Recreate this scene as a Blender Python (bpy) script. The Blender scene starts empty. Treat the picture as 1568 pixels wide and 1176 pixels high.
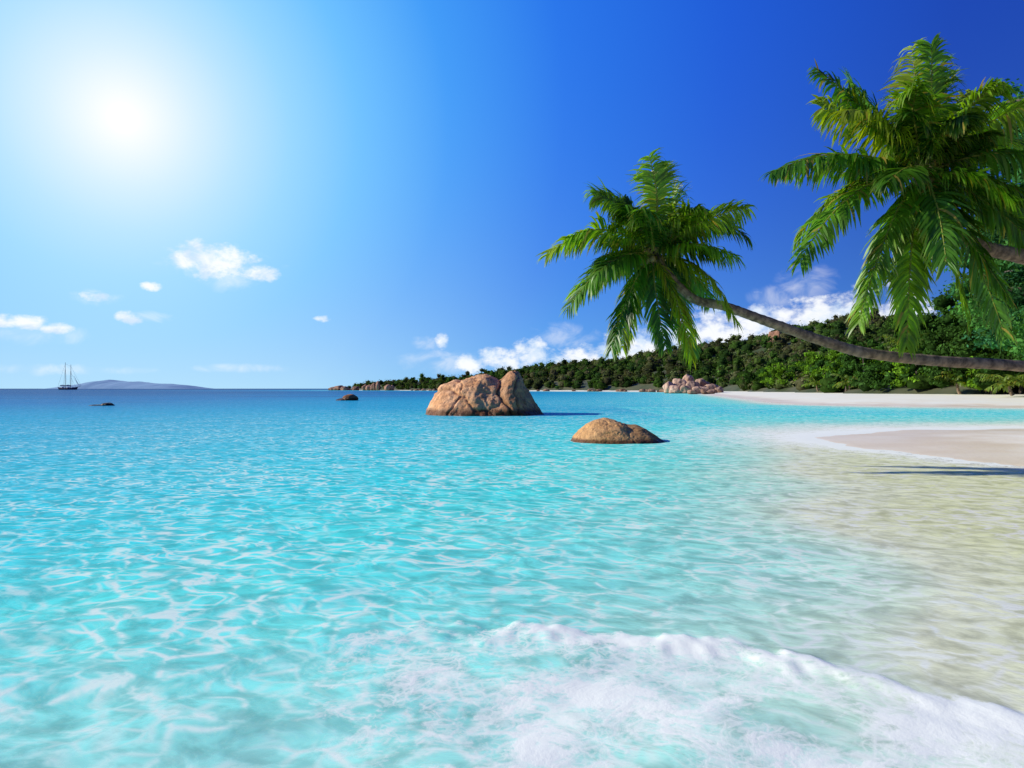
import bpy, bmesh, math, random
import numpy as np
from mathutils import Vector, noise as mn
random.seed(7); rng=np.random.default_rng(7)
scn=bpy.context.scene
CAMH=1.6; FP=1045.0; HZ=595.0
def s2l(c):
    c=np.asarray(c,float)/255.0
    return np.where(c<=0.04045,c/12.92,((c+0.055)/1.055)**2.4)
def L4(c): return tuple(float(v) for v in s2l(c))+(1.0,)
# helper used while surveying the place: bearing/height of a landmark -> metres
def W(px,py,d): return np.array([(px-784)/FP*d, d, CAMH+(HZ-py)/FP*d])

# ------------------------------------------------------------ mesh helpers
def link(o,parent=None):
    scn.collection.objects.link(o)
    if parent: o.parent=parent
    return o
def mesh_obj(name,V,quads=None,tris=None,cols=None,mat=None,smooth=False,parent=None,attrs=None):
    V=np.asarray(V,np.float32); me=bpy.data.meshes.new(name)
    nq=0 if quads is None else len(quads); nt=0 if tris is None else len(tris)
    me.vertices.add(len(V)); me.vertices.foreach_set('co',V.ravel())
    me.loops.add(nq*4+nt*3); me.polygons.add(nq+nt)
    li=[];ls=[]
    if nq: li.append(np.asarray(quads,np.int32).ravel()); ls.append(np.arange(nq)*4)
    if nt: li.append(np.asarray(tris,np.int32).ravel()); ls.append(nq*4+np.arange(nt)*3)
    me.loops.foreach_set('vertex_index',np.concatenate(li).astype(np.int32))
    me.polygons.foreach_set('loop_start',np.concatenate(ls).astype(np.int32))
    me.update(calc_edges=True); me.validate()
    if smooth: me.polygons.foreach_set('use_smooth',np.ones(len(me.polygons),bool))
    if cols is not None:
        a=me.color_attributes.new('Col','FLOAT_COLOR','POINT')
        c=np.ones((len(V),4),np.float32); c[:,:3]=cols; a.data.foreach_set('color',c.ravel())
    if attrs:
        for k,v in attrs.items():
            a=me.attributes.new(k,'FLOAT','POINT'); a.data.foreach_set('value',np.asarray(v,np.float32))
    if mat: me.materials.append(mat)
    return link(bpy.data.objects.new(name,me),parent)
def empty(name,loc=(0,0,0)):
    e=bpy.data.objects.new(name,None); e.empty_display_size=0.5; return link(e)
class Geo:
    def __init__(s): s.V=[];s.Q=[];s.T=[];s.C=[];s.n=0
    def add(s,V,Q=None,T=None,C=(1,1,1)):
        V=np.asarray(V,float); s.V.append(V)
        if Q is not None and len(Q): s.Q.append(np.asarray(Q)+s.n)
        if T is not None and len(T): s.T.append(np.asarray(T)+s.n)
        s.C.append(np.broadcast_to(np.asarray(C,float),(len(V),3))); s.n+=len(V)
    def obj(s,name,mat,smooth=False,parent=None):
        return mesh_obj(name,np.concatenate(s.V),np.concatenate(s.Q) if s.Q else None,np.concatenate(s.T) if s.T else None,np.concatenate(s.C),mat,smooth,parent)
def tube(P,R,n=10):
    P=np.asarray(P,float);m=len(P);T=np.gradient(P,axis=0);T/=np.linalg.norm(T,axis=1)[:,None]+1e-9
    ref=np.array([0,0,1.]) if abs(T[0][2])<0.9 else np.array([1.,0,0])
    V=[]
    for i in range(m):
        a=np.cross(T[i],ref);a/=np.linalg.norm(a)+1e-9;b=np.cross(a,T[i])
        for k in range(n):
            t=2*math.pi*k/n; V.append(P[i]+R[i]*(a*math.cos(t)+b*math.sin(t)))
    Q=[(i*n+k,i*n+(k+1)%n,(i+1)*n+(k+1)%n,(i+1)*n+k) for i in range(m-1) for k in range(n)]
    return np.array(V),Q
def spline(pts,n):
    pts=np.asarray(pts,float);P=np.vstack([2*pts[0]-pts[1],pts,2*pts[-1]-pts[-2]]);out=[]
    seg=len(pts)-1
    for i in range(n):
        u=i/(n-1)*seg;k=min(int(u),seg-1);t=u-k;a,b,c,d=P[k:k+4]
        out.append(0.5*((2*b)+(c-a)*t+(2*a-5*b+4*c-d)*t*t+(-a+3*b-3*c+d)*t**3))
    return np.array(out)

# ------------------------------------------------------------ node helpers
class NT:
    def __init__(s,nt): s.nt=nt; nt.nodes.clear()
    def n(s,t,**k):
        nd=s.nt.nodes.new(t)
        for a,b in k.items(): setattr(nd,a,b)
        return nd
    def l(s,a,b): s.nt.links.new(a,b)
    def put(s,sock,v):
        if isinstance(v,bpy.types.NodeSocket): s.l(v,sock)
        else: sock.default_value=v
    def m(s,op,a,b=None,c=None,clamp=False):
        nd=s.n('ShaderNodeMath',operation=op,use_clamp=clamp); s.put(nd.inputs[0],a)
        if b is not None: s.put(nd.inputs[1],b)
        if c is not None: s.put(nd.inputs[2],c)
        return nd.outputs[0]
    def mix(s,f,a,b,bt='MIX'):
        nd=s.n('ShaderNodeMix',data_type='RGBA',blend_type=bt); s.put(nd.inputs[0],f); s.put(nd.inputs[6],a); s.put(nd.inputs[7],b); return nd.outputs[2]
    def ss(s,v,lo,hi,a=0.0,b=1.0):
        nd=s.n('ShaderNodeMapRange',interpolation_type='SMOOTHSTEP'); s.put(nd.inputs[0],v)
        nd.inputs[1].default_value=lo; nd.inputs[2].default_value=hi; nd.inputs[3].default_value=a; nd.inputs[4].default_value=b; return nd.outputs[0]
    def noise(s,vec,scale,detail=3,rough=.5,dist=0.0):
        nd=s.n('ShaderNodeTexNoise'); s.l(vec,nd.inputs['Vector']); nd.inputs['Scale'].default_value=scale
        nd.inputs['Detail'].default_value=detail; nd.inputs['Roughness'].default_value=rough; nd.inputs['Distortion'].default_value=dist; return nd.outputs[0]
    def ramp(s,f,stops,interp='LINEAR'):
        nd=s.n('ShaderNodeValToRGB'); cr=nd.color_ramp; cr.interpolation=interp
        while len(cr.elements)<len(stops): cr.elements.new(0.5)
        for e,(p,c) in zip(cr.elements,stops): e.position=p; e.color=c
        s.l(f,nd.inputs[0]); return nd.outputs[0]
    def scale(s,vec,sc):
        nd=s.n('ShaderNodeVectorMath',operation='MULTIPLY'); s.l(vec,nd.inputs[0]); nd.inputs[1].default_value=sc; return nd.outputs[0]
    def bump(s,h,strength,dist):
        nd=s.n('ShaderNodeBump'); s.l(h,nd.inputs['Height']); nd.inputs['Strength'].default_value=strength; nd.inputs['Distance'].default_value=dist; return nd.outputs[0]
def newmat(name):
    m=bpy.data.materials.new(name); m.use_nodes=True; return m,NT(m.node_tree)

def leaf_mat(name,trans=0.35,var=0.3,gloss=.03):
    m,t=newmat(name); at=t.n('ShaderNodeAttribute',attribute_name='Col'); g=t.n('ShaderNodeNewGeometry')
    n=t.noise(g.outputs['Position'],1.3,1); v=t.ss(n,.3,.7,1-var,1+var)
    c=t.mix(1.0,at.outputs[0],v,'MULTIPLY')
    d=t.n('ShaderNodeBsdfDiffuse'); t.l(c,d.inputs[0]); tr=t.n('ShaderNodeBsdfTranslucent')
    c2=t.mix(1.0,c,(1.8,1.7,.3,1),'MULTIPLY'); t.l(c2,tr.inputs[0])
    mx=t.n('ShaderNodeMixShader'); mx.inputs[0].default_value=trans; t.l(d.outputs[0],mx.inputs[1]); t.l(tr.outputs[0],mx.inputs[2])
    out=mx.outputs[0]
    if gloss>0:
        gl=t.n('ShaderNodeBsdfGlossy'); gl.inputs['Roughness'].default_value=.4
        m2=t.n('ShaderNodeMixShader'); m2.inputs[0].default_value=gloss; t.l(mx.outputs[0],m2.inputs[1]); t.l(gl.outputs[0],m2.inputs[2]); out=m2.outputs[0]
    o=t.n('ShaderNodeOutputMaterial'); t.l(out,o.inputs[0]); return m
def simple_mat(name,c1,c2,scale=3,rough=.8,bump=.3,bd=.05,attr=False):
    m,t=newmat(name); g=t.n('ShaderNodeNewGeometry'); p=g.outputs['Position']; n=t.noise(p,scale,6,.6)
    c=t.mix(t.ss(n,.35,.65),c1,c2)
    if attr:
        at=t.n('ShaderNodeAttribute',attribute_name='Col'); c=t.mix(1.0,c,at.outputs[0],'MULTIPLY')
    b=t.n('ShaderNodeBsdfPrincipled'); t.l(c,b.inputs['Base Color']); b.inputs['Roughness'].default_value=rough
    t.l(t.bump(n,bump,bd),b.inputs['Normal']); o=t.n('ShaderNodeOutputMaterial'); t.l(b.outputs[0],o.inputs[0]); return m

# ------------------------------------------------------------ world
SUN_AZ=math.radians(-83); SUN_EL=math.radians(26)
wd=bpy.data.worlds.new('World'); scn.world=wd; wd.use_nodes=True
t=NT(wd.node_tree); tc=t.n('ShaderNodeTexCoord'); D=tc.outputs['Generated']
sp=t.n('ShaderNodeSeparateXYZ'); t.l(D,sp.inputs[0]); X,Y,Z=sp.outputs
az=t.m('ARCTAN2',X,Y); el=t.m('ARCSINE',Z)
sd=W(187,180,1)-np.array([0,0,CAMH]); sd/=np.linalg.norm(sd)
dt=t.n('ShaderNodeVectorMath',operation='DOT_PRODUCT'); t.l(D,dt.inputs[0]); dt.inputs[1].default_value=tuple(sd)
ang=t.m('DIVIDE',t.m('ARCCOSINE',dt.outputs['Value']),math.radians(90))
def A(d): return d/90
sky=t.ramp(ang,[(0,(1.3,1.3,1.25,1)),(A(1.0),(1.0,1.0,.97,1)),(A(2.4),L4((240,249,253))),(A(4.5),L4((216,239,254))),(A(7.5),L4((183,226,254))),(A(11),L4((148,212,255))),(A(16),L4((105,190,254))),(A(23),L4((58,152,246))),
   (A(32),L4((32,114,232))),(A(44),L4((20,86,212))),(A(58),L4((14,62,176))),(A(90),L4((14,52,150)))])
hzc=t.ramp(ang,[(0,L4((210,240,254))),(A(22),L4((184,229,252))),(A(35),L4((122,197,245))),(A(55),L4((95,170,235))),(1,L4((90,160,225)))])
hf=t.m('MULTIPLY',t.m('EXPONENT',t.m('MULTIPLY',t.m('MAXIMUM',el,0.0),-1/math.radians(7.5))),.85)
col=t.mix(hf,sky,hzc)
nis=t.n('ShaderNodeTexSky',sky_type='NISHITA'); nis.sun_disc=False; nis.sun_elevation=SUN_EL; nis.sun_rotation=SUN_AZ
nsc=t.mix(1.0,nis.outputs[0],(.1,.1,.1,1),'MULTIPLY')
col=t.mix(.05,col,nsc)
def azel(px,py):
    v=W(px,py,1)-np.array([0,0,CAMH]); return math.atan2(v[0],v[1]), math.asin(v[2]/np.linalg.norm(v))
cv=t.n('ShaderNodeCombineXYZ'); t.l(az,cv.inputs[0]); t.l(t.m('MULTIPLY',el,1.4),cv.inputs[1])
ae=t.n('ShaderNodeCombineXYZ'); t.l(az,ae.inputs[0]); t.l(el,ae.inputs[1])
cn=t.noise(cv.outputs[0],34,6,.6); cn2=t.noise(cv.outputs[0],22,4,.6,.6)
def group(lst,nz,amp,lo,hi):
    M=None
    for (px,py,rx,ry) in lst:
        a0,e0=azel(px,py); a1,_=azel(px+rx,py); _,e1=azel(px,py-ry)
        va=t.n('ShaderNodeVectorMath',operation='MULTIPLY_ADD'); t.l(ae.outputs[0],va.inputs[0]); sx,sy=1/(a1-a0),1/(e1-e0)
        va.inputs[1].default_value=(sx,sy,0); va.inputs[2].default_value=(-a0*sx,-e0*sy,0)
        le=t.n('ShaderNodeVectorMath',operation='LENGTH'); t.l(va.outputs[0],le.inputs[0]); v=le.outputs['Value']
        M=v if M is None else t.m('MINIMUM',M,v)
    M=t.m('SUBTRACT',1.0,t.m('MULTIPLY',M,M))
    return t.ss(t.m('ADD',M,t.m('MULTIPLY',t.m('SUBTRACT',nz,.5),amp)),lo,hi)
solid=group([(298,392,46,30),(335,402,62,32),(386,418,44,16),(146,455,30,9),(232,438,20,9),(202,486,26,12),(492,488,15,7),(677,522,12,16),
   (20,492,62,14),(88,503,30,11),(812,545,34,34),(770,552,50,24),(720,558,28,20),(900,548,80,22),(985,535,74,44),(1060,520,64,48),(1110,508,64,44),(1180,492,66,40),(1250,486,64,38),(1310,485,60,52),(1390,480,48,66)],cn,3.4,.0,1.1)
faint=group([(650,525,26,12),(50,512,90,20),(90,566,140,10),(380,564,90,8),(220,486,50,10),(862,516,56,22),(1235,436,56,32),(1180,455,44,22),(690,555,90,20),(345,412,96,34),(150,455,40,14)],cn2,3.2,.0,2.0)
ccol=t.mix(t.ss(cn2,.35,.6),(.66,.79,.94,1),(.98,.99,1,1))
front=t.m('GREATER_THAN',Y,0.0)
al=t.m('MULTIPLY',t.m('MAXIMUM',t.m('MULTIPLY',solid,.93),t.m('MULTIPLY',faint,.5)),front)
col=t.mix(al,col,ccol)
bg=t.n('ShaderNodeBackground'); t.l(col,bg.inputs[0]); bg.inputs[1].default_value=1.06
wo=t.n('ShaderNodeOutputWorld'); t.l(bg.outputs[0],wo.inputs[0])

# sun
sl=bpy.data.lights.new('sun','SUN'); sl.energy=5.0; sl.angle=math.radians(.6); sl.color=(1,.97,.85)
so=link(bpy.data.objects.new('sun',sl)); dirv=Vector((math.sin(SUN_AZ)*math.cos(SUN_EL),math.cos(SUN_AZ)*math.cos(SUN_EL),math.sin(SUN_EL)))
so.rotation_euler=dirv.to_track_quat('Z','Y').to_euler(); so.location=(-20,0,30)

# ------------------------------------------------------------ coast
COAST=np.array([(60,7),(26,9.5),(14,12.2),(10.6,13.9),(9.7,16.5),(9.3,19.6),(10.4,22.6),(14,25.6),(20,27.2),(30,29),(40,33),(50,41),(50,49),(42,56.5),(33,62),(28.5,70),(32,88),(41,130),(54,190),(68,260),
  (58,330),(18,400),(-40,480),(-105,560),(-178,645),(-150,760),(900,1200),(1200,7)],float)
def seg_dist(P,a,b):
    ab=b-a; tt=np.clip(((P-a)@ab)/(ab@ab),0,1); return np.linalg.norm(P-(a+tt[:,None]*ab),axis=1),tt
def sdist(P,poly):   # positive inside
    d=np.full(len(P),1e18); ins=np.zeros(len(P),bool); n=len(poly)
    for i in range(n):
        a=poly[i];b=poly[(i+1)%n]; d=np.minimum(d,seg_dist(P,a,b)[0])
        c=((a[1]>P[:,1])!=(b[1]>P[:,1])); xx=(b[0]-a[0])*(P[:,1]-a[1])/(b[1]-a[1]+1e-12)+a[0]; ins^=(c&(P[:,0]<xx))
    return np.where(ins,d,-d)
cs=spline(COAST[:25],200)[:,:2]
COASTS=np.vstack([cs,COAST[25:]])
def wob(P):
    x,y=P[:,0],P[:,1]; return .25*np.sin(x*.9+y*.5)+.15*np.sin(x*2.1-y*1.7+1)+.1*np.sin(y*3.3+x)
VEG=np.array([(1200,60),(120,66),(64,80),(60,95),(60,120),(66,150),(72,190),(84,255),(74,338),(30,412),(-32,490),(-100,572),(-160,645),(-140,740),(900,1180)],float)
def gridmesh(xs,ys):
    XX,YY=np.meshgrid(xs,ys); P=np.stack([XX.ravel(),YY.ravel()],1); nx=len(xs);ny=len(ys)
    i=np.arange(nx-1)[None,:]+nx*np.arange(ny-1)[:,None]; i=i.ravel(); Q=np.stack([i,i+1,i+1+nx,i+nx],1); return P,Q

# ---------- ground (sand, sea bed)
xs=np.concatenate([-np.geomspace(4,30000,60)[::-1],np.arange(-3.8,14,.2),np.geomspace(14,100,110)[0:],np.geomspace(104,30000,50)])
ys=np.concatenate([[-3000,-300,-60,-20,-8,-3],np.arange(0,30,.25),np.geomspace(30,300,130),np.geomspace(306,30000,60)])
P,Q=gridmesh(xs,ys); c=sdist(P,COASTS)+wob(P)*np.clip(P[:,1]/30,.4,1.5)
z=np.where(c>0,1.35*(1-np.exp(-c*.035)),-.02+np.maximum(c,-60)*.035)
spit=(P[:,1]<40); z=np.where((c>0)&spit,.55*(1-np.exp(-c*.07)),z)
m_sand,t=newmat('sand_mat'); g=t.n('ShaderNodeNewGeometry'); pos=g.outputs['Position']; s3=t.n('ShaderNodeSeparateXYZ'); t.l(pos,s3.inputs[0])
n1=t.noise(pos,.35,5,.6); n2=t.noise(pos,6,5,.65)
dry=t.mix(t.ss(n1,.35,.65),(.98,.90,.68,1),(.99,.95,.76,1)); dry=t.mix(t.ss(n2,.52,.74,0,.25),dry,(.78,.66,.48,1))
wet=t.mix(t.ss(n1,.35,.65),(.90,.73,.48,1),(.95,.81,.58,1))
wf=t.ss(t.m('ADD',s3.outputs[2],t.m('MULTIPLY',t.m('SUBTRACT',n1,.5),.25)),.05,.26)
b=t.n('ShaderNodeBsdfPrincipled'); t.l(t.mix(wf,wet,dry),b.inputs['Base Color']); t.l(t.ss(wf,0,1,.4,.95),b.inputs['Roughness']); b.inputs['Specular IOR Level'].default_value=.12
t.l(t.bump(n2,.35,.03),b.inputs['Normal']); o=t.n('ShaderNodeOutputMaterial'); t.l(b.outputs[0],o.inputs[0])
mesh_obj('beach_sand',np.column_stack([P,z]),quads=Q,mat=m_sand,smooth=True)

# ---------- sea water
xs=np.concatenate([-np.geomspace(4,30000,120)[::-1],np.arange(-3.97,4,.03),np.geomspace(4,30000,170)])
ys=np.concatenate([[-3000,-300,-60,-20,-8,-3,-1,0,1],np.arange(2,6,.025),np.geomspace(6,30000,420)])
P,Q=gridmesh(xs,ys); x,y=P[:,0],P[:,1]
cd=-(sdist(P,COASTS)+wob(P)*np.clip(y/30,.4,1.5))
lat=np.maximum(2.5+.34*y-x+.3*np.sin(y*1.3)+.2*np.sin(x*1.1+y*.7),0)+np.clip((y-21)/5,0,1)*30
dist=np.maximum(np.minimum(cd,lat),0)
dist=np.where((y>22)&(y<60)&(x>9),dist*.5+.4,dist)
stops=[(0,(228,218,188)),(1,(212,226,202)),(2.2,(164,230,218)),(4,(104,221,228)),(6,(66,212,232)),(9,(38,201,232)),(14,(18,187,229)),(23,(8,168,221)),(45,(4,146,211)),(80,(2,112,192)),(200,(2,84,164)),(1000,(2,62,140)),(30000,(2,55,128))]
lx=np.log1p([s[0] for s in stops]); cols=np.stack([np.interp(np.log1p(dist),lx,s2l([s[1] for s in stops])[:,k]) for k in range(3)],1)
w=np.exp(-np.maximum(y-2.8,0)/1.7)*np.clip(1-(x-1.2)/2.5,.15,1)*np.clip((8+x)/5,.5,1)
cols=cols*(1-.75*w[:,None])+s2l((150,236,224))*.75*w[:,None]
cols=np.clip(cols/np.array([.62,.70,1.04]),0,.93)
cx=[-3,-1.5,-.9,-.37,.5,1.1,1.64,2.1,2.56,4,8]; cyy=[4.5,4.3,4.45,4.6,4.53,4.35,4.13,3.6,3.41,3.0,2.0]
def vn(x_,y_,s_,o_): # cheap smooth noise
    return .5*np.sin(x_*s_+1.7*np.sin(y_*s_*.8+o_))+.5*np.sin(y_*s_*1.1+1.9*np.sin(x_*s_*.7+o_*2))
yc=np.interp(x,cx,cyy)+.06*np.sin(x*7+np.sin(x*4))+.035*np.sin(x*19+1)+.02*np.sin(x*47)
tt=yc-y; mx=np.clip((x+.9)/.9,0,1); rgt=np.clip((x-.6)/1.5,0,1)
edge=np.clip(tt/.08+.5,0,1)
fill=.58+.22*vn(x,y,3.2,1.0)+.15*vn(x,y,7.1,2.0)+.12*rgt
fill*=np.clip((x+1.6-.2*tt)/1.4,0,1)
gap=np.exp(-(((x-1.38)/.28)**2+((y-3.38)/.2)**2))+.8*np.exp(-(((x-.25)/.35)**2+((y-3.98)/.14)**2)); fill-=.5*gap
mass=.36*np.exp(-(((x-.55)/.36)**2+((y-3.6)/.24)**2))+.3*np.exp(-(((x-1.9)/.45)**2+((y-3.25)/.2)**2)); fill+=mass
foam=edge*(mx*np.exp(-np.maximum(tt,0)/.16)*(.34+.2*rgt)+fill)
foam*=np.clip((x+2.5)/1.5,0,1); foam=np.where((y<1)|(x>9),0,foam)
foam2=np.exp(-np.abs(cd)/1.1)*np.clip((y-14)/5,0,1)*.95 + .75*np.clip(1-cd/7,0,1)*np.clip((y-18)/5,0,1)*np.clip((56-y)/12,0,1)
foam2+=np.exp(-np.abs(cd)/.6)*1.1*(y<=22)
foam2=np.where(cd<0,np.clip(foam2,0,1.1),foam2)
foam=np.maximum(foam,foam2)
zz=(.02+.013*np.sin(x*6+1)*np.sin(x*2.3))*np.exp(-((tt-.12)/.14)**2)*mx + .004*np.sin(x*5+y*3)+.004*np.sin(x*2.2-y*6.1)
zz+=np.where((y>2)&(y<5)&(x>-1.5),.005*vn(x,y,9,.3)*np.clip(foam,0,1)+.002*vn(x,y,19,1.3)*np.clip(foam,0,1),0)
zz+=np.where(y<30,.014*np.sin(y*1.7+.5*np.sin(x*.8)+x*.5)*np.exp(-y/15)+.006*vn(x,y,4.3,.5)*np.exp(-y/10),0)
zz=np.where(y>1,zz,0)
m_w,t=newmat('sea_water_mat'); g=t.n('ShaderNodeNewGeometry'); pos=g.outputs['Position']
aC=t.n('ShaderNodeAttribute',attribute_name='Col').outputs[0]; aF=t.n('ShaderNodeAttribute',attribute_name='foam').outputs['Fac']
aD=t.n('ShaderNodeAttribute',attribute_name='dist').outputs['Fac']; aS=t.n('ShaderNodeAttribute',attribute_name='shore').outputs['Fac']
wn=t.n('ShaderNodeTexNoise'); t.l(pos,wn.inputs['Vector']); wn.inputs['Scale'].default_value=1.3; wn.inputs['Detail'].default_value=2
va=t.n('ShaderNodeVectorMath',operation='MULTIPLY_ADD'); t.l(wn.outputs['Color'],va.inputs[0]); va.inputs[1].default_value=(.45,.45,0); t.l(pos,va.inputs[2])
rot=t.n('ShaderNodeVectorRotate',rotation_type='Z_AXIS'); t.l(va.outputs[0],rot.inputs['Vector']); rot.inputs['Angle'].default_value=.45; wp=t.scale(rot.outputs[0],(.85,1.15,1))
# caustic light painted into the water colour: borders of warped cells, two scales
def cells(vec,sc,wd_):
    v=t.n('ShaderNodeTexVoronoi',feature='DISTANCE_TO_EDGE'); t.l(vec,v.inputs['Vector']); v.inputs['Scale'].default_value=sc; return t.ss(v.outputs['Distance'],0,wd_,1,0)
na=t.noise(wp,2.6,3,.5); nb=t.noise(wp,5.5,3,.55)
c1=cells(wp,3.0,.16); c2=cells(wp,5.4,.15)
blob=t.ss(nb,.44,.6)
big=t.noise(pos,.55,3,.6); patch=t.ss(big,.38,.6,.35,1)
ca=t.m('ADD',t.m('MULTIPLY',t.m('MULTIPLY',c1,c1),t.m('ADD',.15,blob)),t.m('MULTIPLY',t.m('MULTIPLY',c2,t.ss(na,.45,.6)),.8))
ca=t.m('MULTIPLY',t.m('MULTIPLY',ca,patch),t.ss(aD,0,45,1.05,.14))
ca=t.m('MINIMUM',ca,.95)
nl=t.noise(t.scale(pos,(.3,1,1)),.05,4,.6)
dk=t.m('MULTIPLY',t.ss(nb,.34,.6,.78,1.06),t.ss(na,.32,.62,.82,1.06))  # ripple shading painted into the base colour, darker in the troughs
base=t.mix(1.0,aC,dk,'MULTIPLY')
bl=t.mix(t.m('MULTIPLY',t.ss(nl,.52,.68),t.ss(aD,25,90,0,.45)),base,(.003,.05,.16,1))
hl=t.mix(t.ss(aD,0,3),(.99,.96,.78,1),(.86,.99,.8,1))  # highlight tint for the painted caustic sparkles
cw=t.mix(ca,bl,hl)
# foam: dense clots, thinning into a lace of bubbles
nf=t.noise(pos,2.6,8,.68,.7); nf2=t.noise(pos,16,4,.62)
fw=t.n('ShaderNodeTexNoise'); t.l(pos,fw.inputs['Vector']); fw.inputs['Scale'].default_value=5; fw.inputs['Detail'].default_value=4
fv=t.n('ShaderNodeVectorMath',operation='MULTIPLY_ADD'); t.l(fw.outputs['Color'],fv.inputs[0]); fv.inputs[1].default_value=(.22,.22,0); t.l(pos,fv.inputs[2])
l1=cells(fv.outputs[0],8.5,.2); l2=cells(fv.outputs[0],21,.28)
fval=t.m('ADD',aF,t.m('ADD',t.m('MULTIPLY',t.m('SUBTRACT',nf,.5),2.6),t.m('MULTIPLY',t.m('SUBTRACT',nf2,.5),.9)))
solidf=t.ss(fval,.48,.92); lacef=t.m('MULTIPLY',t.ss(fval,.1,.5),t.m('MAXIMUM',l1,t.m('MULTIPLY',l2,.7)))
haze=t.m('MULTIPLY',t.ss(fval,.1,.8),.22)
fm=t.m('MAXIMUM',t.m('MAXIMUM',t.m('MULTIPLY',solidf,.97),t.m('MULTIPLY',lacef,.75)),haze)
fm=t.m('MULTIPLY',fm,t.ss(aF,.03,.22))
h=t.m('ADD',t.m('MULTIPLY',na,.8),t.m('ADD',t.m('MULTIPLY',nb,.5),t.m('MULTIPLY',t.noise(wp,11,3,.6),.25)))
nor=t.bump(h,.7,.12)
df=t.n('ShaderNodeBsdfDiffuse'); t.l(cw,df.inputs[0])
tp=t.n('ShaderNodeBsdfTransparent'); m1=t.n('ShaderNodeMixShader'); t.l(t.m('MULTIPLY',t.ss(aS,-.1,.9,0,1),t.ss(aD,0,2.0,.94,1)),m1.inputs[0]); t.l(tp.outputs[0],m1.inputs[1]); t.l(df.outputs[0],m1.inputs[2])
gl=t.n('ShaderNodeBsdfGlossy'); gl.inputs['Roughness'].default_value=.08; t.l(nor,gl.inputs['Normal'])
fr=t.n('ShaderNodeFresnel'); fr.inputs[0].default_value=1.33; t.l(nor,fr.inputs['Normal'])
ff=t.m('MULTIPLY',t.m('MINIMUM',t.m('MULTIPLY',fr.outputs[0],.7),.17),t.ss(aS,-.2,.3))
m2=t.n('ShaderNodeMixShader'); t.l(ff,m2.inputs[0]); t.l(m1.outputs[0],m2.inputs[1]); t.l(gl.outputs[0],m2.inputs[2])
fd=t.n('ShaderNodeBsdfDiffuse'); fd.inputs[0].default_value=(.99,.99,.84,1); t.l(t.bump(t.m('ADD',nf,t.m('MULTIPLY',nf2,.3)),.18,.05),fd.inputs['Normal'])
m3=t.n('ShaderNodeMixShader'); t.l(fm,m3.inputs[0]); t.l(m2.outputs[0],m3.inputs[1]); t.l(fd.outputs[0],m3.inputs[2])
o=t.n('ShaderNodeOutputMaterial'); t.l(m3.outputs[0],o.inputs[0])
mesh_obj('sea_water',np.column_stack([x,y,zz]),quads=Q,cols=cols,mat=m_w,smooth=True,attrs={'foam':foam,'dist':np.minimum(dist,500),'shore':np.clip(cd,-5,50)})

# ---------- hill
RP=[(515,594,650),(600,583,600),(700,579,570),(780,568,545),(850,558,515),(950,552,480),(1000,540,465),(1100,525,445),(1160,516,440),(1215,500,430),(1280,487,415),(1340,484,400),(1420,490,385),(1500,490,370),(1650,480,350),(1900,470,330),(2600,470,300)]
RID=np.array([W(*r) for r in RP]); RID[:,2]=np.maximum(RID[:,2]-3.0,.5)
def hillz(P):
    dmin=np.full(len(P),1e18); zr=np.zeros(len(P))
    for i in range(len(RID)-1):
        d,tt=seg_dist(P,RID[i,:2],RID[i+1,:2]); zz=RID[i,2]*(1-tt)+RID[i+1,2]*tt; m=d<dmin; dmin[m]=d[m]; zr[m]=zz[m]
    c=np.maximum(sdist(P,VEG),0); f=c/(c+dmin+1e-6)
    x,y=P[:,0],P[:,1]
    n=np.sin(x*.045+y*.02)*np.sin(y*.05-x*.013+1)+.6*np.sin(x*.11+1)*np.sin(y*.09)
    return 1.1+zr*f**.9*(1+.24*n*(1-f)), c
xs=np.concatenate([np.arange(-220,500,6),np.arange(500,900,25)]); ys=np.arange(60,760,6)
P,Q=gridmesh(xs,ys); hz,c=hillz(P); hz=np.where(c>0,hz,-2.0)
m_soil=simple_mat('hill_soil_mat',(.04,.06,.015,1),(.10,.10,.045,1),.1)
mesh_obj('hill',np.column_stack([P,hz]),quads=Q,mat=m_soil,smooth=True)

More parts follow.
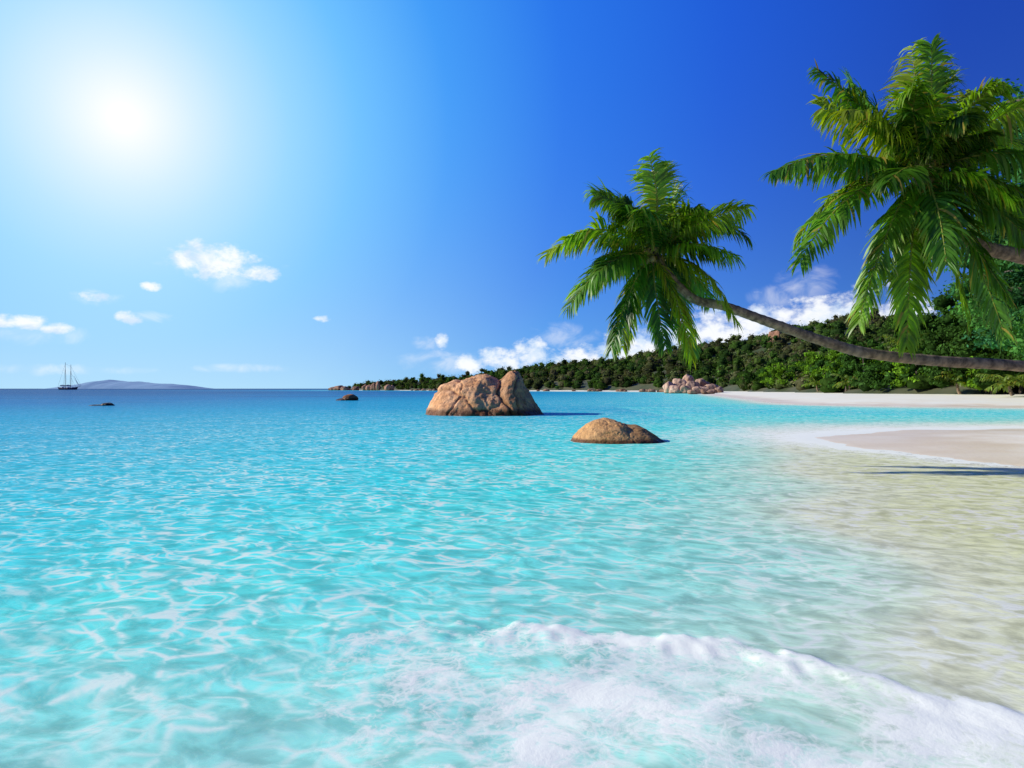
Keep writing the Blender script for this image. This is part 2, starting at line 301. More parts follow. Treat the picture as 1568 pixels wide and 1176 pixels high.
def ico(sub):
    bm=bmesh.new(); bmesh.ops.create_icosphere(bm,subdivisions=sub,radius=1); V=np.array([v.co[:] for v in bm.verts]); F=np.array([[v.index for v in f.verts] for f in bm.faces]); bm.free(); return V,F
ICO={k:ico(k) for k in (1,2,3)}
def lump(Dv,ph,amp=.22):
    x,y,z=Dv[...,0],Dv[...,1],Dv[...,2]; p=ph
    return 1+amp*(np.sin(3.1*x+p[...,0])*np.sin(2.7*y+p[...,1])+.7*np.sin(5.3*z+p[...,2]+2*x)+.5*np.sin(7*y+p[...,1]*2+3*z))
def canopies(geo,C,R,COL,nq,qs,core=1,coref=.85,shell=(.8,1.12)):
    C=np.asarray(C,float);R=np.asarray(R,float);COL=np.asarray(COL,float);n=len(C); ph=rng.uniform(0,6.28,(n,1,3))
    if core:
        V,F=ICO[core]; Vd=V[None]; r=lump(Vd,ph)[...,None]; VV=C[:,None]+Vd*r*R[:,None]*coref
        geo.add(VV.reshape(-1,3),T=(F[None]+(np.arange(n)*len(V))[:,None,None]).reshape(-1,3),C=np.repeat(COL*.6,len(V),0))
    d=rng.normal(size=(n,nq,3)); d[...,2]=np.where(d[...,2]<-.3,-d[...,2],d[...,2]); d/=np.linalg.norm(d,axis=2)[...,None]
    r=lump(d,ph)[...,None]*rng.uniform(shell[0],shell[1],(n,nq,1)); ctr=C[:,None]+d*r*R[:,None]
    nn=d+rng.normal(size=d.shape)*.55; nn/=np.linalg.norm(nn,axis=2)[...,None]
    a=np.cross(nn,rng.normal(size=d.shape)); a/=np.linalg.norm(a,axis=2)[...,None]; bb=np.cross(nn,a)
    s=(rng.uniform(.6,1.3,(n,nq,1))*qs)
    q=np.stack([ctr-a*s,ctr-bb*s*.55,ctr+a*s,ctr+bb*s*.55],2)
    cc=np.repeat((COL[:,None]*rng.uniform(.65,1.4,(n,nq,1)))[:,:,None],4,2)
    geo.add(q.reshape(-1,3),Q=np.arange(n*nq*4).reshape(-1,4),C=cc.reshape(-1,3))
m_leaf=leaf_mat('foliage_mat',.22,gloss=0)
PAL=np.array([(.055,.115,.02),(.07,.14,.025),(.035,.075,.018),(.10,.16,.035),(.11,.135,.05),(.05,.11,.025),(.12,.12,.055)])
N=17000; P=np.column_stack([rng.uniform(-190,520,N),rng.uniform(70,700,N)]); c=sdist(P,VEG); az_=np.arctan2(P[:,0],P[:,1])
rd=np.interp(az_,np.arctan2(RID[:,0],RID[:,1]),np.hypot(RID[:,0],RID[:,1])); dd=np.hypot(P[:,0],P[:,1])
k=(c>1)&(dd<rd+22)&(az_<.80)&(az_>-.3); P=P[k]; hz,c=hillz(P); dd=dd[k]
n=len(P); rr=rng.uniform(1.6,4.6,n)*np.interp(c,[0,10,60],[.7,.9,1]); COL=PAL[rng.integers(0,len(PAL),n)]*rng.uniform(.55,1.3,(n,1))
sc=np.sin(P[:,0]*.05+1)*np.sin(P[:,1]*.06)>.5; COL[sc]=COL[sc]*.6+np.array([.15,.14,.07])*.4
sc2=np.sin(P[:,0]*.031+2)*np.sin(P[:,1]*.043+1)>.3; COL[sc2]*=.75
G=Geo(); C=np.column_stack([P,hz+rr*.35]); R=np.column_stack([rr,rr,rr*rng.uniform(.6,1.0,n)])
print('hill trees',n)
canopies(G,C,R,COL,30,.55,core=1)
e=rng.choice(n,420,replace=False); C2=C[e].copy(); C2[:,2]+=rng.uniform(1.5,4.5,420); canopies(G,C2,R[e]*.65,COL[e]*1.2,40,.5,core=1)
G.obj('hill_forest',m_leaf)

# beach-line trees (brighter, closer)
G=Geo(); vl=spline(VEG[1:8],400)[:,:2]
def multi(G,base,h,w,col,nb,nq,qs,zlo=.35):
    m=nb; a=rng.uniform(0,6.28,m); r=np.sqrt(rng.random(m))*w; zz=rng.uniform(zlo,1,m); r*=np.sqrt(np.clip(1.15-((zz-.55)/.55)**2,.15,1))
    C=np.column_stack([base[0]+r*np.cos(a),base[1]+r*np.sin(a),base[2]+zz*h]); s=w*rng.uniform(.22,.42,m)
    canopies(G,C,np.column_stack([s,s,s*.75]),np.array(col)[None]*rng.uniform(.6,1.35,(m,1)),nq,qs,core=1,coref=.7,shell=(.6,1.25))
GT=Geo()
for i in range(130):
    p=vl[rng.integers(0,400)]; off=rng.uniform(0,16); bx=p[0]+off*.9+2; by=p[1]+off*.3
    bright=rng.random()<.5
    col=(.13,.26,.02) if bright else (.045,.11,.02)
    h=rng.uniform(4.0,8.8)+off*.15; multi(G,(bx,by,1.2),h,rng.uniform(2.3,4.2),col,16,60,.3,.12)
    T_,Qt=tube([(bx,by,.8),(bx+.3,by,1.2+h*.3),(bx+.2,by+.3,1.2+h*.7)],[.25,.18,.08],6); GT.add(T_,Q=Qt,C=(.12,.09,.06))
for (px,d,h,w,col) in [(1450,118,15,5,(.05,.12,.02)),(1500,105,18,5,(.045,.11,.02)),(1545,98,22,5.5,(.05,.12,.02)),(1410,150,16,6,(.05,.12,.02)),(1590,92,25,6,(.04,.1,.02)),(1470,92,8,4,(.035,.08,.015)),(1525,84,10,4,(.035,.08,.015)),(1575,76,12,5,(.035,.08,.015)),(1555,82,24,4.5,(.04,.10,.02)),(1600,70,26,5.5,(.045,.11,.03)),(1578,62,18,4.2,(.04,.10,.02)),(1535,90,16,5,(.045,.11,.02))]:
    b=W(px,595,d); multi(G,(b[0],b[1],1.2),h,w,col,44,110,.24,.1)
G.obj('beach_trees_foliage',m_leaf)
m_bark=simple_mat('bark_mat',(.5,.5,.5,1),(1.1,1.1,1.1,1),6,.9,.6,.03,attr=True)
GT.obj('beach_tree_trunks',m_bark)

# ---------- boulders
V6,F6=ico(5); V4,F4=ico(4)
def boulder(G,c,s,seed,p=2.8,amp=.14,cuts=7,rot=0,Vs=None,col=(1,1,1)):
    Vb,F=(V6,F6) if Vs is None else Vs; rs=np.random.default_rng(seed)
    V=Vb/ (np.sum(np.abs(Vb)**p,axis=1)**(1/p))[:,None]
    for k in range(cuts):
        nrm=rs.normal(size=3); nrm/=np.linalg.norm(nrm); off=rs.uniform(.72,.95); dd=V@nrm-off; V=V-np.maximum(dd,0)[:,None]*nrm*.85
    o=Vector(rs.uniform(0,50,3))
    ds=np.array([amp*mn.noise(Vector(v)*1.3+o)+amp*.45*mn.noise(Vector(v)*3.1+o)-amp*.35*max(0,1-abs(mn.noise(Vector(v)*1.9+o*2))*9)+amp*.12*mn.noise(Vector(v)*9+o) for v in V])
    V=V*(1+ds)[:,None]*np.array(s); ca,sa=math.cos(rot),math.sin(rot)
    V=np.column_stack([V[:,0]*ca+V[:,2]*sa,V[:,1],-V[:,0]*sa+V[:,2]*ca])
    G.add(V+np.array(c),T=F,C=col)
def lofted_rock(G,prof,d,dep,cracks,colf,seed=0,pw=2.3,amp=.05,lean=0.25):
    # profile (bearing, top) at distance d; body is a rounded boulder with joints cut into it
    k=d/FP; pr=np.array([[(a-784)*k,(HZ-b)*k+CAMH] for a,b in prof]); x0,x1=pr[0,0],pr[-1,0]; nu,nv=280,160
    us=np.linspace(0,1,nu); xs_=x0+(x1-x0)*(.5-.5*np.cos(us*math.pi)); tops=np.interp(xs_,pr[:,0],pr[:,1]); ker=np.ones(5)/5; tops=np.convolve(np.pad(tops,2,mode='edge'),ker,'valid')
    f=np.clip(1-np.abs((xs_-(x0+x1)/2)/((x1-x0)/2))**2.6,0,1)**.5; deps=dep*np.maximum(f,.02)
    th=np.linspace(-.12,math.pi+.12,nv); zb=-.6
    ct=np.sign(np.cos(th))*np.abs(np.cos(th))**(2/pw); st=np.sign(np.sin(th))*np.abs(np.sin(th))**(2/pw)
    V=np.empty((nu,nv,3)); V[...,0]=xs_[:,None]; V[...,1]=d-deps[:,None]*ct[None]+lean*deps[:,None]*st[None]; V[...,2]=np.maximum(0+tops[:,None]*st[None],zb)
    V=V.reshape(-1,3); C0=np.array([(x0+x1)/2,d,.1*np.max(tops)])
    H=np.max(tops); rs=np.random.default_rng(seed); o=Vector(rs.uniform(0,40,3)); N=(V-C0); N/=np.linalg.norm(N,axis=1)[:,None]+1e-9
    def cell(v,s_):  # facet-like breaks
        a=mn.noise(Vector(v)*s_+o*3); return -max(0,.12-abs(a))*1.6
    ds=np.array([amp*H*(1.6*mn.noise(Vector(v)*(1.5/H)+o)+.8*mn.noise(Vector(v)*(4/H)+o)+.4*mn.noise(Vector(v)*(11/H)+o)+.18*mn.noise(Vector(v)*(30/H)+o)+cell(v,2.2/H)) for v in V])
    crk=np.zeros(len(V)); pos2=V[:,[0,2]]
    for pl,wd_,dp in cracks:
        pl=np.array([[(a-784)*k,(HZ-b)*k+CAMH] for a,b in pl]); q=pos2+np.column_stack([.06*H*np.sin(V[:,1]*4/H+pl[0,0])+.02*H*np.sin(V[:,2]*9/H*3),.03*H*np.sin(V[:,0]*14/H)]); dm=np.full(len(V),9e9)
        for a,b in zip(pl[:-1],pl[1:]): dm=np.minimum(dm,seg_dist(q,a,b)[0])
        e_=np.exp(-(dm/(wd_*H))**2)*dp; crk=np.maximum(crk,e_)
    ds-=crk*H; V=V+N*ds[:,None]
    Q=[(i*nv+j,(i+1)*nv+j,(i+1)*nv+j+1,i*nv+j+1) for i in range(nu-1) for j in range(nv-1)]
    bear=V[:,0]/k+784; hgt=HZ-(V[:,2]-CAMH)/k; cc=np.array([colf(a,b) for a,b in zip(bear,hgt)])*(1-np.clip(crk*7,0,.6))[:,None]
    G.add(V,Q=Q,C=cc)
def rock_mat(name,c1,c2,c3,zw,bs=1.0,bst=.8):
    m,t=newmat(name); g=t.n('ShaderNodeNewGeometry'); p=g.outputs['Position']; s=t.n('ShaderNodeSeparateXYZ'); t.l(p,s.inputs[0])
    n=t.noise(p,1.1*bs,6,.62); st=t.noise(t.scale(p,(1,1,.22)),2.8*bs,5,.65); f=t.noise(p,14*bs,4,.7)
    c=t.mix(t.ss(n,.35,.65),c1,c2); c=t.mix(t.ss(st,.47,.64,0,.7),c,c3); c=t.mix(t.ss(f,.48,.72,0,.5),c,(.18,.1,.055,1))
    at=t.n('ShaderNodeAttribute',attribute_name='Col'); c=t.mix(1.0,c,at.outputs[0],'MULTIPLY')
    wl=t.ss(t.m('ADD',s.outputs[2],t.m('MULTIPLY',t.m('SUBTRACT',st,.5),zw*1.6)),zw*.5,zw*1.3); c=t.mix(wl,t.mix(1.0,c,(.26,.2,.16,1),'MULTIPLY'),c)
    b=t.n('ShaderNodeBsdfPrincipled'); t.l(c,b.inputs['Base Color']); t.l(t.ss(wl,0,1,.3,.9),b.inputs['Roughness']); b.inputs['Specular IOR Level'].default_value=.15
    hh=t.m('ADD',t.m('ADD',n,t.m('MULTIPLY',st,.7)),t.m('MULTIPLY',f,.4)); t.l(t.bump(hh,bst,.16/bs),b.inputs['Normal'])
    o=t.n('ShaderNodeOutputMaterial'); t.l(b.outputs[0],o.inputs[0]); return m
m_rock=rock_mat('granite_mat',(.78,.38,.165,1),(.88,.5,.26,1),(.38,.18,.09,1),.38)
m_rock2=rock_mat('granite_wet_mat',(.64,.33,.125,1),(.74,.42,.18,1),(.38,.2,.09,1),.11,2.5)
def bp(px,ytop,hw,d,dep=1.0,bot=650):
    top=CAMH+(HZ-ytop)/FP*d; x=(px-784)/FP*d; k=d/FP; zb=-.8; return (x,d,(top+zb)/2),(hw*k,hw*k*dep,(top-zb)/2)
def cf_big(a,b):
    f=np.interp(a,[655,700,712,765,772,800,832],[1.12,1.08,.92,.92,.78,.72,.82]); o_=np.interp(b,[605,632],[0,1])*np.interp(a,[740,790],[0,1])  # side shading painted in, darker to the right; orange stain low at right
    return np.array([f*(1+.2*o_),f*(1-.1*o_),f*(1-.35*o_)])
G=Geo()
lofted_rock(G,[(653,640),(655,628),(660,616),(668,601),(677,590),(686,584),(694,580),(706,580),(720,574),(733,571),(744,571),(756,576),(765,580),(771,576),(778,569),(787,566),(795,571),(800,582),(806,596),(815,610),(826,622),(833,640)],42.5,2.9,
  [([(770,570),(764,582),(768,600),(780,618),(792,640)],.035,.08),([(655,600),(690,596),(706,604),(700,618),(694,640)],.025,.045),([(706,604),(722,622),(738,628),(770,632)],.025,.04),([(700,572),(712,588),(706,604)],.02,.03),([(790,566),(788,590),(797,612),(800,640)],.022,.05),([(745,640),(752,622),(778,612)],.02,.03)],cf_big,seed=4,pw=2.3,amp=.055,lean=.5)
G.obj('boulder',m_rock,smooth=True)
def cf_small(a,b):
    f=np.interp(a,[876,940,958,968,1016],[1.05,1.05,1.0,.6,.55]); return np.array([f,f,f])  # shaded right flank painted darker past the ridge
G=Geo()
lofted_rock(G,[(874,680),(880,668),(890,658),(902,648),(916,643),(930,641),(944,643),(955,648),(964,652),(976,652),(988,656),(1000,663),(1010,670),(1019,680)],20.8,1.05,
  [([(960,640),(956,655),(968,680)],.05,.035),([(925,640),(930,660),(926,680)],.04,.012)],cf_small,seed=9,pw=2.0,amp=.05,lean=.4)
G.obj('boulder',m_rock2,smooth=True)
G=Geo(); boulder(G,W(536,616,92)*[1,1,0]+[0,0,.1],(1.1,.8,.75),41,p=2.2,Vs=(V4,F4),col=(.45,.4,.4)); boulder(G,W(528,616,92)*[1,1,0],(1.2,.8,.35),42,p=2.2,Vs=(V4,F4),col=(.4,.38,.38)); G.obj('boulder',m_rock,smooth=True)
G=Geo(); boulder(G,W(164,622,64)*[1,1,0],(.6,.5,.28),43,p=2.2,Vs=(V4,F4),col=(.3,.3,.32)); boulder(G,W(152,622,64)*[1,1,0],(.9,.5,.12),44,p=2.2,Vs=(V4,F4),col=(.3,.3,.32)); G.obj('reef_rock',m_rock,smooth=True)
m_rock3=rock_mat('shore_granite_mat',(.48,.30,.21,1),(.6,.42,.31,1),(.22,.14,.1,1),.25,.5)
G=Geo()
for (px,ty,hw,d,cc) in [(1025,584,10,232,1.2),(1040,579,11,234,1.1),(1054,573,9,238,1.15),(1060,584,12,230,.9),(1075,580,11,234,.8),(1090,588,12,230,.9),(1035,590,12,226,1.2),(1050,590,9,224,1.0),(1078,591,11,224,1),(1100,592,8,228,.85),(1068,592,9,222,1.1)]:
    a=bp(px,ty,hw,d,1); boulder(G,a[0],a[1],px,Vs=(V4,F4),col=(cc,cc*.97,cc*.95),amp=.2)
for i in range(30):
    px=rng.choice([rng.uniform(503,545),rng.uniform(556,604)]); top=np.interp(px,[498,515,545,556,580,604],[594,590,592.5,590,584,588])+rng.uniform(-1,4); d=np.interp(px,[498,610],[640,560])-rng.uniform(5,22)
    a=bp(px,top,rng.uniform(2.5,7),d,1); cc=rng.uniform(.4,.9); boulder(G,a[0],a[1],i+100,Vs=ICO[3],col=(cc*1.05,cc*.85,cc*.78),amp=.2)
shl=spline(COAST[18:24],200)
for i in range(80):
    q=shl[int(rng.uniform(0,185))]; cc=rng.uniform(.45,.95); s=rng.uniform(.5,1.5); boulder(G,(q[0]+rng.uniform(-3,3),q[1]+rng.uniform(-2,6),.4),(s*1.3,s,s*.8),i+300,Vs=ICO[3],col=(cc,cc*.9,cc*.82))
G.obj('shore_boulders',m_rock3,smooth=True)
G=Geo()
for i,(px,ty,hw,d) in enumerate([(1190,513,13,405),(1205,510,9,410),(1212,520,11,400),(1180,524,8,398)]):
    a=W(px,ty+6,d); k_=d/FP
    boulder(G,(a[0],a[1],a[2]-1),(hw*k_,hw*k_,6),i+500,Vs=(V4,F4),col=(.7,.55,.47),amp=.2)
G.obj('hillside_rock_outcrop',m_rock3,smooth=True)

# ---------- distant island
d=6000; xs_=np.linspace(118,306,90); prof=np.interp(xs_,[118,135,150,165,178,190,215,240,262,285,306],[595.5,590,587,583,581.5,584,584.5,587,587.5,590,595.5])
vs=[]; M=15
for j in range(M):
    s=math.sin(math.pi*j/(M-1))**.7
    for px,ty in zip(xs_,prof):
        w_=W(px,ty,d); hgt=max(w_[2],.0)*s*(1+.12*mn.noise(Vector((px*.12,j*.7,0)))); vs.append((w_[0],d+(j-M/2)*70,hgt-1))
nx=len(xs_); Qi=[(j*nx+i,j*nx+i+1,(j+1)*nx+i+1,(j+1)*nx+i) for j in range(M-1) for i in range(nx-1)]
m_isl=simple_mat('hazy_island_mat',(.2,.37,.52,1),(.25,.41,.56,1),.01,1,.1,1)  # distance haze painted as a bluish base colour
mesh_obj('distant_island',vs,quads=Qi,mat=m_isl,smooth=True)

# ---------- sailboat (two-masted schooner)
boat=empty('sailboat'); bx,by=W(104,595,1000)[:2]; boat.location=(bx,by,0)
m_hull=simple_mat('hull_mat',(.015,.03,.06,1),(.025,.04,.08,1),1,.4,.05); m_mast=simple_mat('mast_mat',(.06,.06,.07,1),(.09,.08,.08,1),1,.6,.05); m_sail=simple_mat('furled_sail_mat',(.3,.33,.4,1),(.4,.43,.5,1),1,.9,.1)
LB=26.0; Vh=[];ns=17
for i in range(ns):
    s=i/(ns-1); X_=(s-.5)*LB; wdt=3.0*math.sin(math.pi*min(1,max(.0,s*.86+.07)))**.7*(1 if s<.9 else .6) ; sheer=2.3+1.6*(s-.45)**2*4
    keel=-.8+ (1.6 if s>.96 else 0)
    over=(s-.5)*1.5
    for (ww,z_) in [(-1,sheer),(-.96,sheer*.5),(-.6,0),(0,keel),(.6,0),(.96,sheer*.5),(1,sheer)]: Vh.append((X_+over*max(z_,0)/2.3,ww*wdt,z_))
Qh=[(i*7+k,i*7+k+1,(i+1)*7+k+1,(i+1)*7+k) for i in range(ns-1) for k in range(6)]+[(i*7+6,i*7,(i+1)*7,(i+1)*7+6) for i in range(ns-1)]
Qh+=[(0,1,5,6),(1,2,4,5)]
mesh_obj('hull',Vh,quads=Qh,mat=m_hull,smooth=False,parent=boat)
G=Geo()
def tb(a,b,r0,r1,n=8): Vv,q=tube(np.linspace(a,b,4),np.linspace(r0,r1,4),n); G.add(Vv,Q=q)
masts=[(-4.0,40),(4.2,37)]
for mx_,mh in masts: tb((mx_,0,1),(mx_,0,mh),.42,.22)
tb((12,0,3),(19.5,0,5.6),.3,.15)
for mx_,mh in masts: tb((mx_,0,5),(mx_-8.0,0,5.6),.3,.25)
G.obj('masts_and_spars',m_mast,parent=boat); G=Geo()
for (a,b) in [((19.5,0,5.6),(4.2,0,34)),((16,0,4.6),(4.2,0,25)),((4.2,0,34),(-4,0,38)),((-4,0,38),(-15,0,3.2)),((12,0,3),(4.2,0,18))]+[((mx_,0,mh*.8),(mx_+dx,s_*2.6,2.4)) for mx_,mh in masts for dx in (-1.5,1.5) for s_ in (-1,1)]: tb(a,b,.09,.09,4)
G.obj('rigging',m_mast,parent=boat); G=Geo()
for mx_,mh in masts: Vv,q=tube([(mx_-.5,0,6),(mx_-3,0,6.5),(mx_-6,0,6.4),(mx_-8,0,6)],[.5,.75,.6,.2],8); G.add(Vv,Q=q)
Vv,q=tube([(18,0,6),(14,0,9.5),(9,0,20)],[.2,.4,.15],6); G.add(Vv,Q=q)
G.obj('furled_sails',m_sail,parent=boat)
G=Geo()
for (x0,x1,z1) in [(-10,-6,3.9),(-2.5,2.5,3.7),(6.5,9,3.6)]:
    b_=[(x0,-1.3,2.2),(x1,-1.3,2.2),(x1,1.3,2.2),(x0,1.3,2.2),(x0+.3,-1.1,z1),(x1-.3,-1.1,z1),(x1-.3,1.1,z1),(x0+.3,1.1,z1)]
    G.add(b_,Q=[(0,1,5,4),(1,2,6,5),(2,3,7,6),(3,0,4,7),(4,5,6,7)])
G.obj('deckhouses',m_sail,parent=boat)

# ---------- palms
m_frond=leaf_mat('palm_frond_mat',.42,.25,.03)
m_trunk,t=newmat('palm_trunk_mat'); g=t.n('ShaderNodeNewGeometry'); p=g.outputs['Position']; n=t.noise(p,7,6,.65); n2=t.noise(p,1.2,4)
at=t.n('ShaderNodeAttribute',attribute_name='Col'); c=t.mix(t.ss(n,.3,.7),(.09,.06,.04,1),(.36,.25,.16,1)); c=t.mix(t.ss(n2,.5,.7,0,.4),c,(.26,.23,.19,1)); c=t.mix(1.0,c,at.outputs[0],'MULTIPLY')
b=t.n('ShaderNodeBsdfPrincipled'); t.l(c,b.inputs['Base Color']); b.inputs['Roughness'].default_value=.9; t.l(t.bump(n,.7,.03),b.inputs['Normal']); o=t.n('ShaderNodeOutputMaterial'); t.l(b.outputs[0],o.inputs[0])
m_nut=simple_mat('coconut_mat',(.12,.11,.02,1),(.22,.16,.05,1),4,.5,.1,.01)
def nrm(v): return v/(np.linalg.norm(v)+1e-9)
ZU=np.array([0,0,1.])
def frond(G,P0,tip,arch,roll=0,Lm=.75,n=62,col=(.05,.13,.015),wid=.05,droop=.52,seed=0,raw=1.0):
    rs=np.random.default_rng(seed); P0=np.array(P0,float); tip=np.array(tip,float); P2=P0+tip
    P1=P0+tip*.5+ZU*arch*1.08+rs.normal(size=3)*.12
    h=np.array([tip[0],tip[1],0]); 
    if np.linalg.norm(h)<.15: h=np.array([0.,1,0])
    S0=nrm(np.cross(nrm(h),ZU)+rs.normal(size=3)*.12)
    def pt(t): return (1-t)**2*P0+2*t*(1-t)*P1+t*t*P2
    def tg(t): return nrm(2*(1-t)*(P1-P0)+2*t*(P2-P1))
    ts=np.linspace(0,1,16); Vv,q=tube([pt(a) for a in ts],np.interp(ts,[0,.1,1],[.055,.032,.006])*raw,5); G.add(Vv,Q=q,C=(.28,.3,.05))
    cl=np.array(col); ph=rs.uniform(0,6.28,4)
    for i in range(n):
        t0=.11+.89*(i/(n-1)); T=tg(t0); S=S0; N=nrm(np.cross(S,T))
        ro=roll*(.4+.9*t0); S_=S*math.cos(ro)+N*math.sin(ro); N_=N*math.cos(ro)-S*math.sin(ro)
        prof=min(1,.5+3.0*(t0-.1))*(1-.5*max(0,(t0-.6)/.4)**1.6)
        for si,sg in enumerate((-1,1)):
            if rs.random()<.03 or math.sin(i*.17+ph[si]*3)*math.sin(i*.43+ph[si])>.88: continue
            ln=Lm*prof*rs.uniform(.8,1.14); fw=.42+.75*t0**1.5+rs.uniform(-.14,.14)+.2*math.sin(i*.15+ph[2+si])
            d=nrm(S_*sg+T*fw+N_*(.18+rs.uniform(-.16,.16)+.13*math.sin(i*.3+ph[si]))); p=pt(t0)+rs.normal(size=3)*.01
            wv=nrm(np.cross(d,N_)+rs.normal(size=3)*.2); pts=[p]; dr=droop*rs.uniform(.5,1.8)*(1+.4*math.sin(i*.12+ph[1]))
            for k in range(4): d=nrm(d-ZU*dr*.34*(1+.5*k)*(.4+abs(math.hypot(d[0],d[1])))); p=p+d*ln/4; pts.append(p)
            ws=np.array([.5,1,.95,.65,.08])*wid*.5*(.75+.25*prof); pts=np.array(pts)
            V=np.empty((10,3)); V[0::2]=pts-wv*ws[:,None]; V[1::2]=pts+wv*ws[:,None]
            cc=cl*rs.uniform(.6,1.4)
            if rs.random()<.04: cc=np.array([.3,.24,.04])
            cv_=np.tile(cc,(10,1)); cv_[8:]=cc*.6+np.array([.26,.22,.04])*.4
            G.add(V,Q=[(2*k,2*k+1,2*k+3,2*k+2) for k in range(4)],C=cv_)
def palm(crown,d,fr,trunk,r0,r1,k=1.0,extra=10,seed=1,Lm=.75,n=62):
    e=empty('palm_tree'); C=W(crown[0],crown[1],d); G=Geo(); s=d/FP; rs=np.random.default_rng(seed)
    for i,f in enumerate(fr):
        px,py,dy,arch,roll=f[:5]; tip=np.array([(px-crown[0])*s,dy*k,(crown[1]-py)*s]); st=C+nrm(tip)*.08
        colr=[(.10,.24,.012),(.15,.29,.014),(.06,.165,.01),(.25,.33,.016)][rs.integers(0,4)]
        frond(G,st,tip,arch*k,roll,Lm=Lm,n=n,col=colr,seed=seed*100+i,wid=.064*k)
    for i in range(extra):
        a=rs.uniform(0,6.28); L=rs.uniform(.6,.95)*2.6*k; elv=rs.uniform(-.7,1.0); tip=np.array([math.cos(a)*L*math.cos(elv)*.8,math.sin(a)*L*math.cos(elv),L*math.sin(elv)])
        frond(G,C,tip,.45*k,rs.uniform(-.6,.6),Lm=Lm*.9,n=n,col=(.05,.13,.01),seed=seed*100+50+i,wid=.06*k)
    G.obj('fronds',m_frond,parent=e)
    pts=spline(trunk,150); m=len(pts); rr=np.linspace(r0,r1,m)*(1+.05*(np.arange(m)%3==0)+.03*rs.normal(size=m)); rr[:6]*=np.linspace(1.5,1.05,6)
    Vv,q=tube(pts,rr,14); G=Geo(); cl=np.ones((m,14,3))*(1-.35*(np.arange(m)%3==0))[:,None,None]; G.add(Vv,Q=q,C=cl.reshape(-1,3)); G.obj('trunk',m_trunk,smooth=True,parent=e)
    G=Geo()
    for i in range(11):
        a=rs.uniform(0,6.28); c_=C+np.array([math.cos(a)*.26,math.sin(a)*.26,-.12-rs.uniform(0,.3)])*k; V,F=ICO[3]; G.add(V*np.array([.1,.1,.125])*k*(1+.12*V[:,2:3])+c_,T=F)
    G.obj('coconuts',m_nut,smooth=True,parent=e)
    G=Geo()
    for i in range(46):
        a=rs.uniform(0,6.28); o_=np.array([math.cos(a),math.sin(a),rs.uniform(-1.3,.9)]); L=rs.uniform(.25,.75)*k; w_=nrm(np.cross(o_,ZU))*.035*k
        p0=C+o_*.08; p1=C+nrm(o_)*L*.6+ZU*.05; p2=C+nrm(o_)*L-ZU*.22*L; G.add([p0-w_,p0+w_,p1-w_,p1+w_,p2-w_*.2,p2+w_*.2],Q=[(0,1,3,2),(2,3,5,4)],C=np.array([.36,.25,.11])*rs.uniform(.4,1.2))
    G.obj('crown_fibre',m_bark,parent=e)
    return e
d1=14.0; q1=d1/21; c1=(1000,390)
f1=[(1020,248,.9,.15,.25),(985,262,-1.0,.25,-.3),(1046,272,1.4,.3,.3),(912,308,-.3,.75,.5),(935,292,.9,.5,-.4),(845,385,.5,.95,.6),(868,376,-.8,.7,-.5),(874,470,-.3,1.1,.35),(890,442,1.2,.9,-.3),(934,530,-.6,.9,.4),(962,522,.9,.8,-.3),(1005,525,-1.1,.75,.2),(1050,542,-.5,.75,-.3),(1068,528,.8,.8,.3),(1113,492,-.6,.95,-.3),(1095,452,.9,.6,.3),(1146,362,.3,1.2,-.5),(1126,330,-.7,.6,.5),(1085,312,.8,.5,-.4),(950,335,-1.2,.5,.2),(1100,404,-1.3,.5,.2),(960,308,.3,.4,.5),(1060,336,-.9,.4,.3),(915,424,-1.0,.6,.4)]
tr1=[np.array([16.6,16.8,.35]),W(1800,586,16.2),W(1568,561,15.6),W(1440,553,15.1),W(1330,541,14.8),W(1260,522,14.6),W(1180,494,14.4),W(1110,469,14.2),W(1060,456,14.05),W(1012,408,14)]
palm(c1,d1,f1,tr1,.135,.083,seed=2,extra=6,Lm=.93*q1,n=92,k=q1)
d2=15.0; c2=(1412,266)
f2=[(1434,46,.9,.1,.3),(1395,100,-.8,.25,-.3),(1480,75,1.0,.3,.3),(1272,95,.5,.5,.5),(1345,90,1.2,.3,-.3),(1280,185,-.5,.6,.45),(1290,145,.8,.6,-.35),(1181,270,-.3,.8,.6),(1240,235,1.0,.7,-.4),(1222,400,-.3,1.15,.45),(1250,350,.9,1.0,-.4),(1300,492,-.5,.9,.35),(1335,470,.7,.8,-.3),(1355,525,-.9,.7,.3),(1440,490,-.9,.7,.3),(1420,470,.9,.7,-.2),(1505,460,-.8,.8,-.3),(1530,505,-.1,1.0,.3),(1590,345,-.5,1.0,-.4),(1610,400,.3,1.0,.3),(1625,215,.5,.7,-.5),(1580,165,-.6,.6,.5),(1540,120,.9,.5,-.4),(1600,280,-1.0,.6,.3),(1360,170,-1.3,.4,.2),(1470,170,-1.2,.4,.2),(1320,300,-1.2,.6,.3),(1560,420,-1.0,.8,.3),(1480,330,-1.4,.5,.4),(1390,420,-1.4,.7,-.3)]
tr2=[np.array([17.5,17.2,.3]),np.array([15.6,16.5,1.9]),W(1800,470,16),W(1680,422,15.6),W(1568,393,15.3),W(1500,376,15.15),W(1455,345,15.05),W(1420,290,15)]
palm(c2,d2,f2,tr2,.2,.125,seed=3,extra=7,k=.95,Lm=.8,n=94)
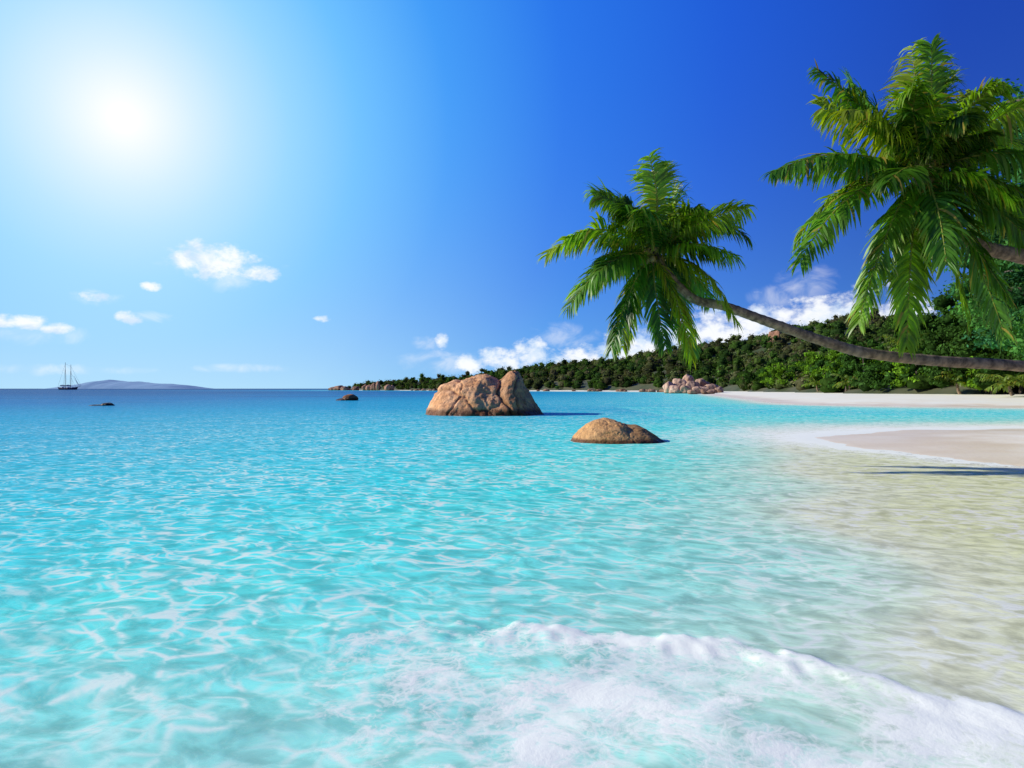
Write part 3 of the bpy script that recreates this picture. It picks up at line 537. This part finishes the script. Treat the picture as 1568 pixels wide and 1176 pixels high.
def smallpalm(px,d,h,seed,nf=16,L=3.0):
    e=empty('palm_tree'); b0=W(px,595,d); C=np.array([b0[0],b0[1],1.1+h]); G=Geo(); rs=np.random.default_rng(seed)
    for i in range(nf):
        a=i/nf*6.28+rs.uniform(-.2,.2); l=L*rs.uniform(.8,1.1); ez=rs.uniform(-.4,.9); frond(G,C,(math.cos(a)*l,math.sin(a)*l,ez*l*.7),.9,rs.uniform(-.3,.3),Lm=.8,n=20,col=(.14,.22,.035),wid=.13,seed=seed*50+i,raw=1.5)
    G.obj('fronds',m_frond,parent=e); Vv,q=tube(spline([(C[0]+.4,C[1],.9),(C[0]+.15,C[1],.9+h*.5),tuple(C)],12),np.linspace(.22,.13,12),8); G=Geo(); G.add(Vv,Q=q); G.obj('trunk',m_trunk,parent=e)
for i,(px,d,h) in enumerate([(1300,128,1.5),(1325,125,1.0),(1545,74,.8),(1395,112,3.0),(1385,112,7.5),(1250,150,1.5),(1465,90,1.2)]): smallpalm(px,d,h,60+i,L=2.8 if h<5 else 3.6)

# ---------- big leafy tree at right
e=empty('takamaka_tree'); G=Geo(); base=np.array([24.4,29.5,.5]); bl_=[]
GT=Geo(); tp_=spline([base,base+[-.3,0,4],base+[.2,.2,8.5],base+[-.2,0,14]],20); Vv,q=tube(tp_,np.linspace(.5,.16,20),10); GT.add(Vv,Q=q,C=(.16,.12,.09))
rs=np.random.default_rng(5)
for i in range(64):
    h0=rs.uniform(2.5,13.2); a=rs.uniform(0,6.28); L=rs.uniform(2.5,5.4)*(1-.25*abs(h0-7)/6); s0=base+[0,0,h0]; e0=s0+np.array([math.cos(a)*L,math.sin(a)*L,rs.uniform(.3,2.2)])
    if e0[0]<base[0]-3.6: e0[0]=base[0]-3.6+rs.uniform(-.4,.4)
    mid=(s0+e0)/2+np.array([0,0,.5]); Vv,q=tube(spline([s0,mid,e0],10),np.linspace(.13,.03,10),6); GT.add(Vv,Q=q,C=(.14,.11,.08))
    for j in range(8):
        f_=rs.uniform(.4,1.08); bl_.append(s0+(e0-s0)*f_+rs.normal(size=3)*[.6,.65,.5])
bl_=np.array(bl_); s=rs.uniform(.45,.95,len(bl_)); cl=np.array([(.05,.17,.05),(.04,.13,.055),(.07,.19,.04),(.03,.09,.03)])[rs.integers(0,4,len(bl_))]
canopies(G,bl_,np.column_stack([s,s,s*.7]),cl,180,.11,core=0,shell=(.25,1.25))
G.obj('foliage',m_leaf,parent=e); GT.obj('trunk_and_limbs',m_bark,smooth=True,parent=e)

# ------------------------------------------------------------ camera
cd_=bpy.data.cameras.new('camera'); cam=link(bpy.data.objects.new('camera',cd_)); cam.location=(0,0,CAMH); cd_.sensor_width=36; cd_.lens=36*FP/1568
cam.rotation_euler=(math.radians(90)+math.atan((HZ-588)/FP),0,0); cd_.clip_end=100000; cd_.clip_start=.05; scn.camera=cam
scn.view_settings.view_transform='Standard'; scn.view_settings.look='None'; scn.view_settings.exposure=0
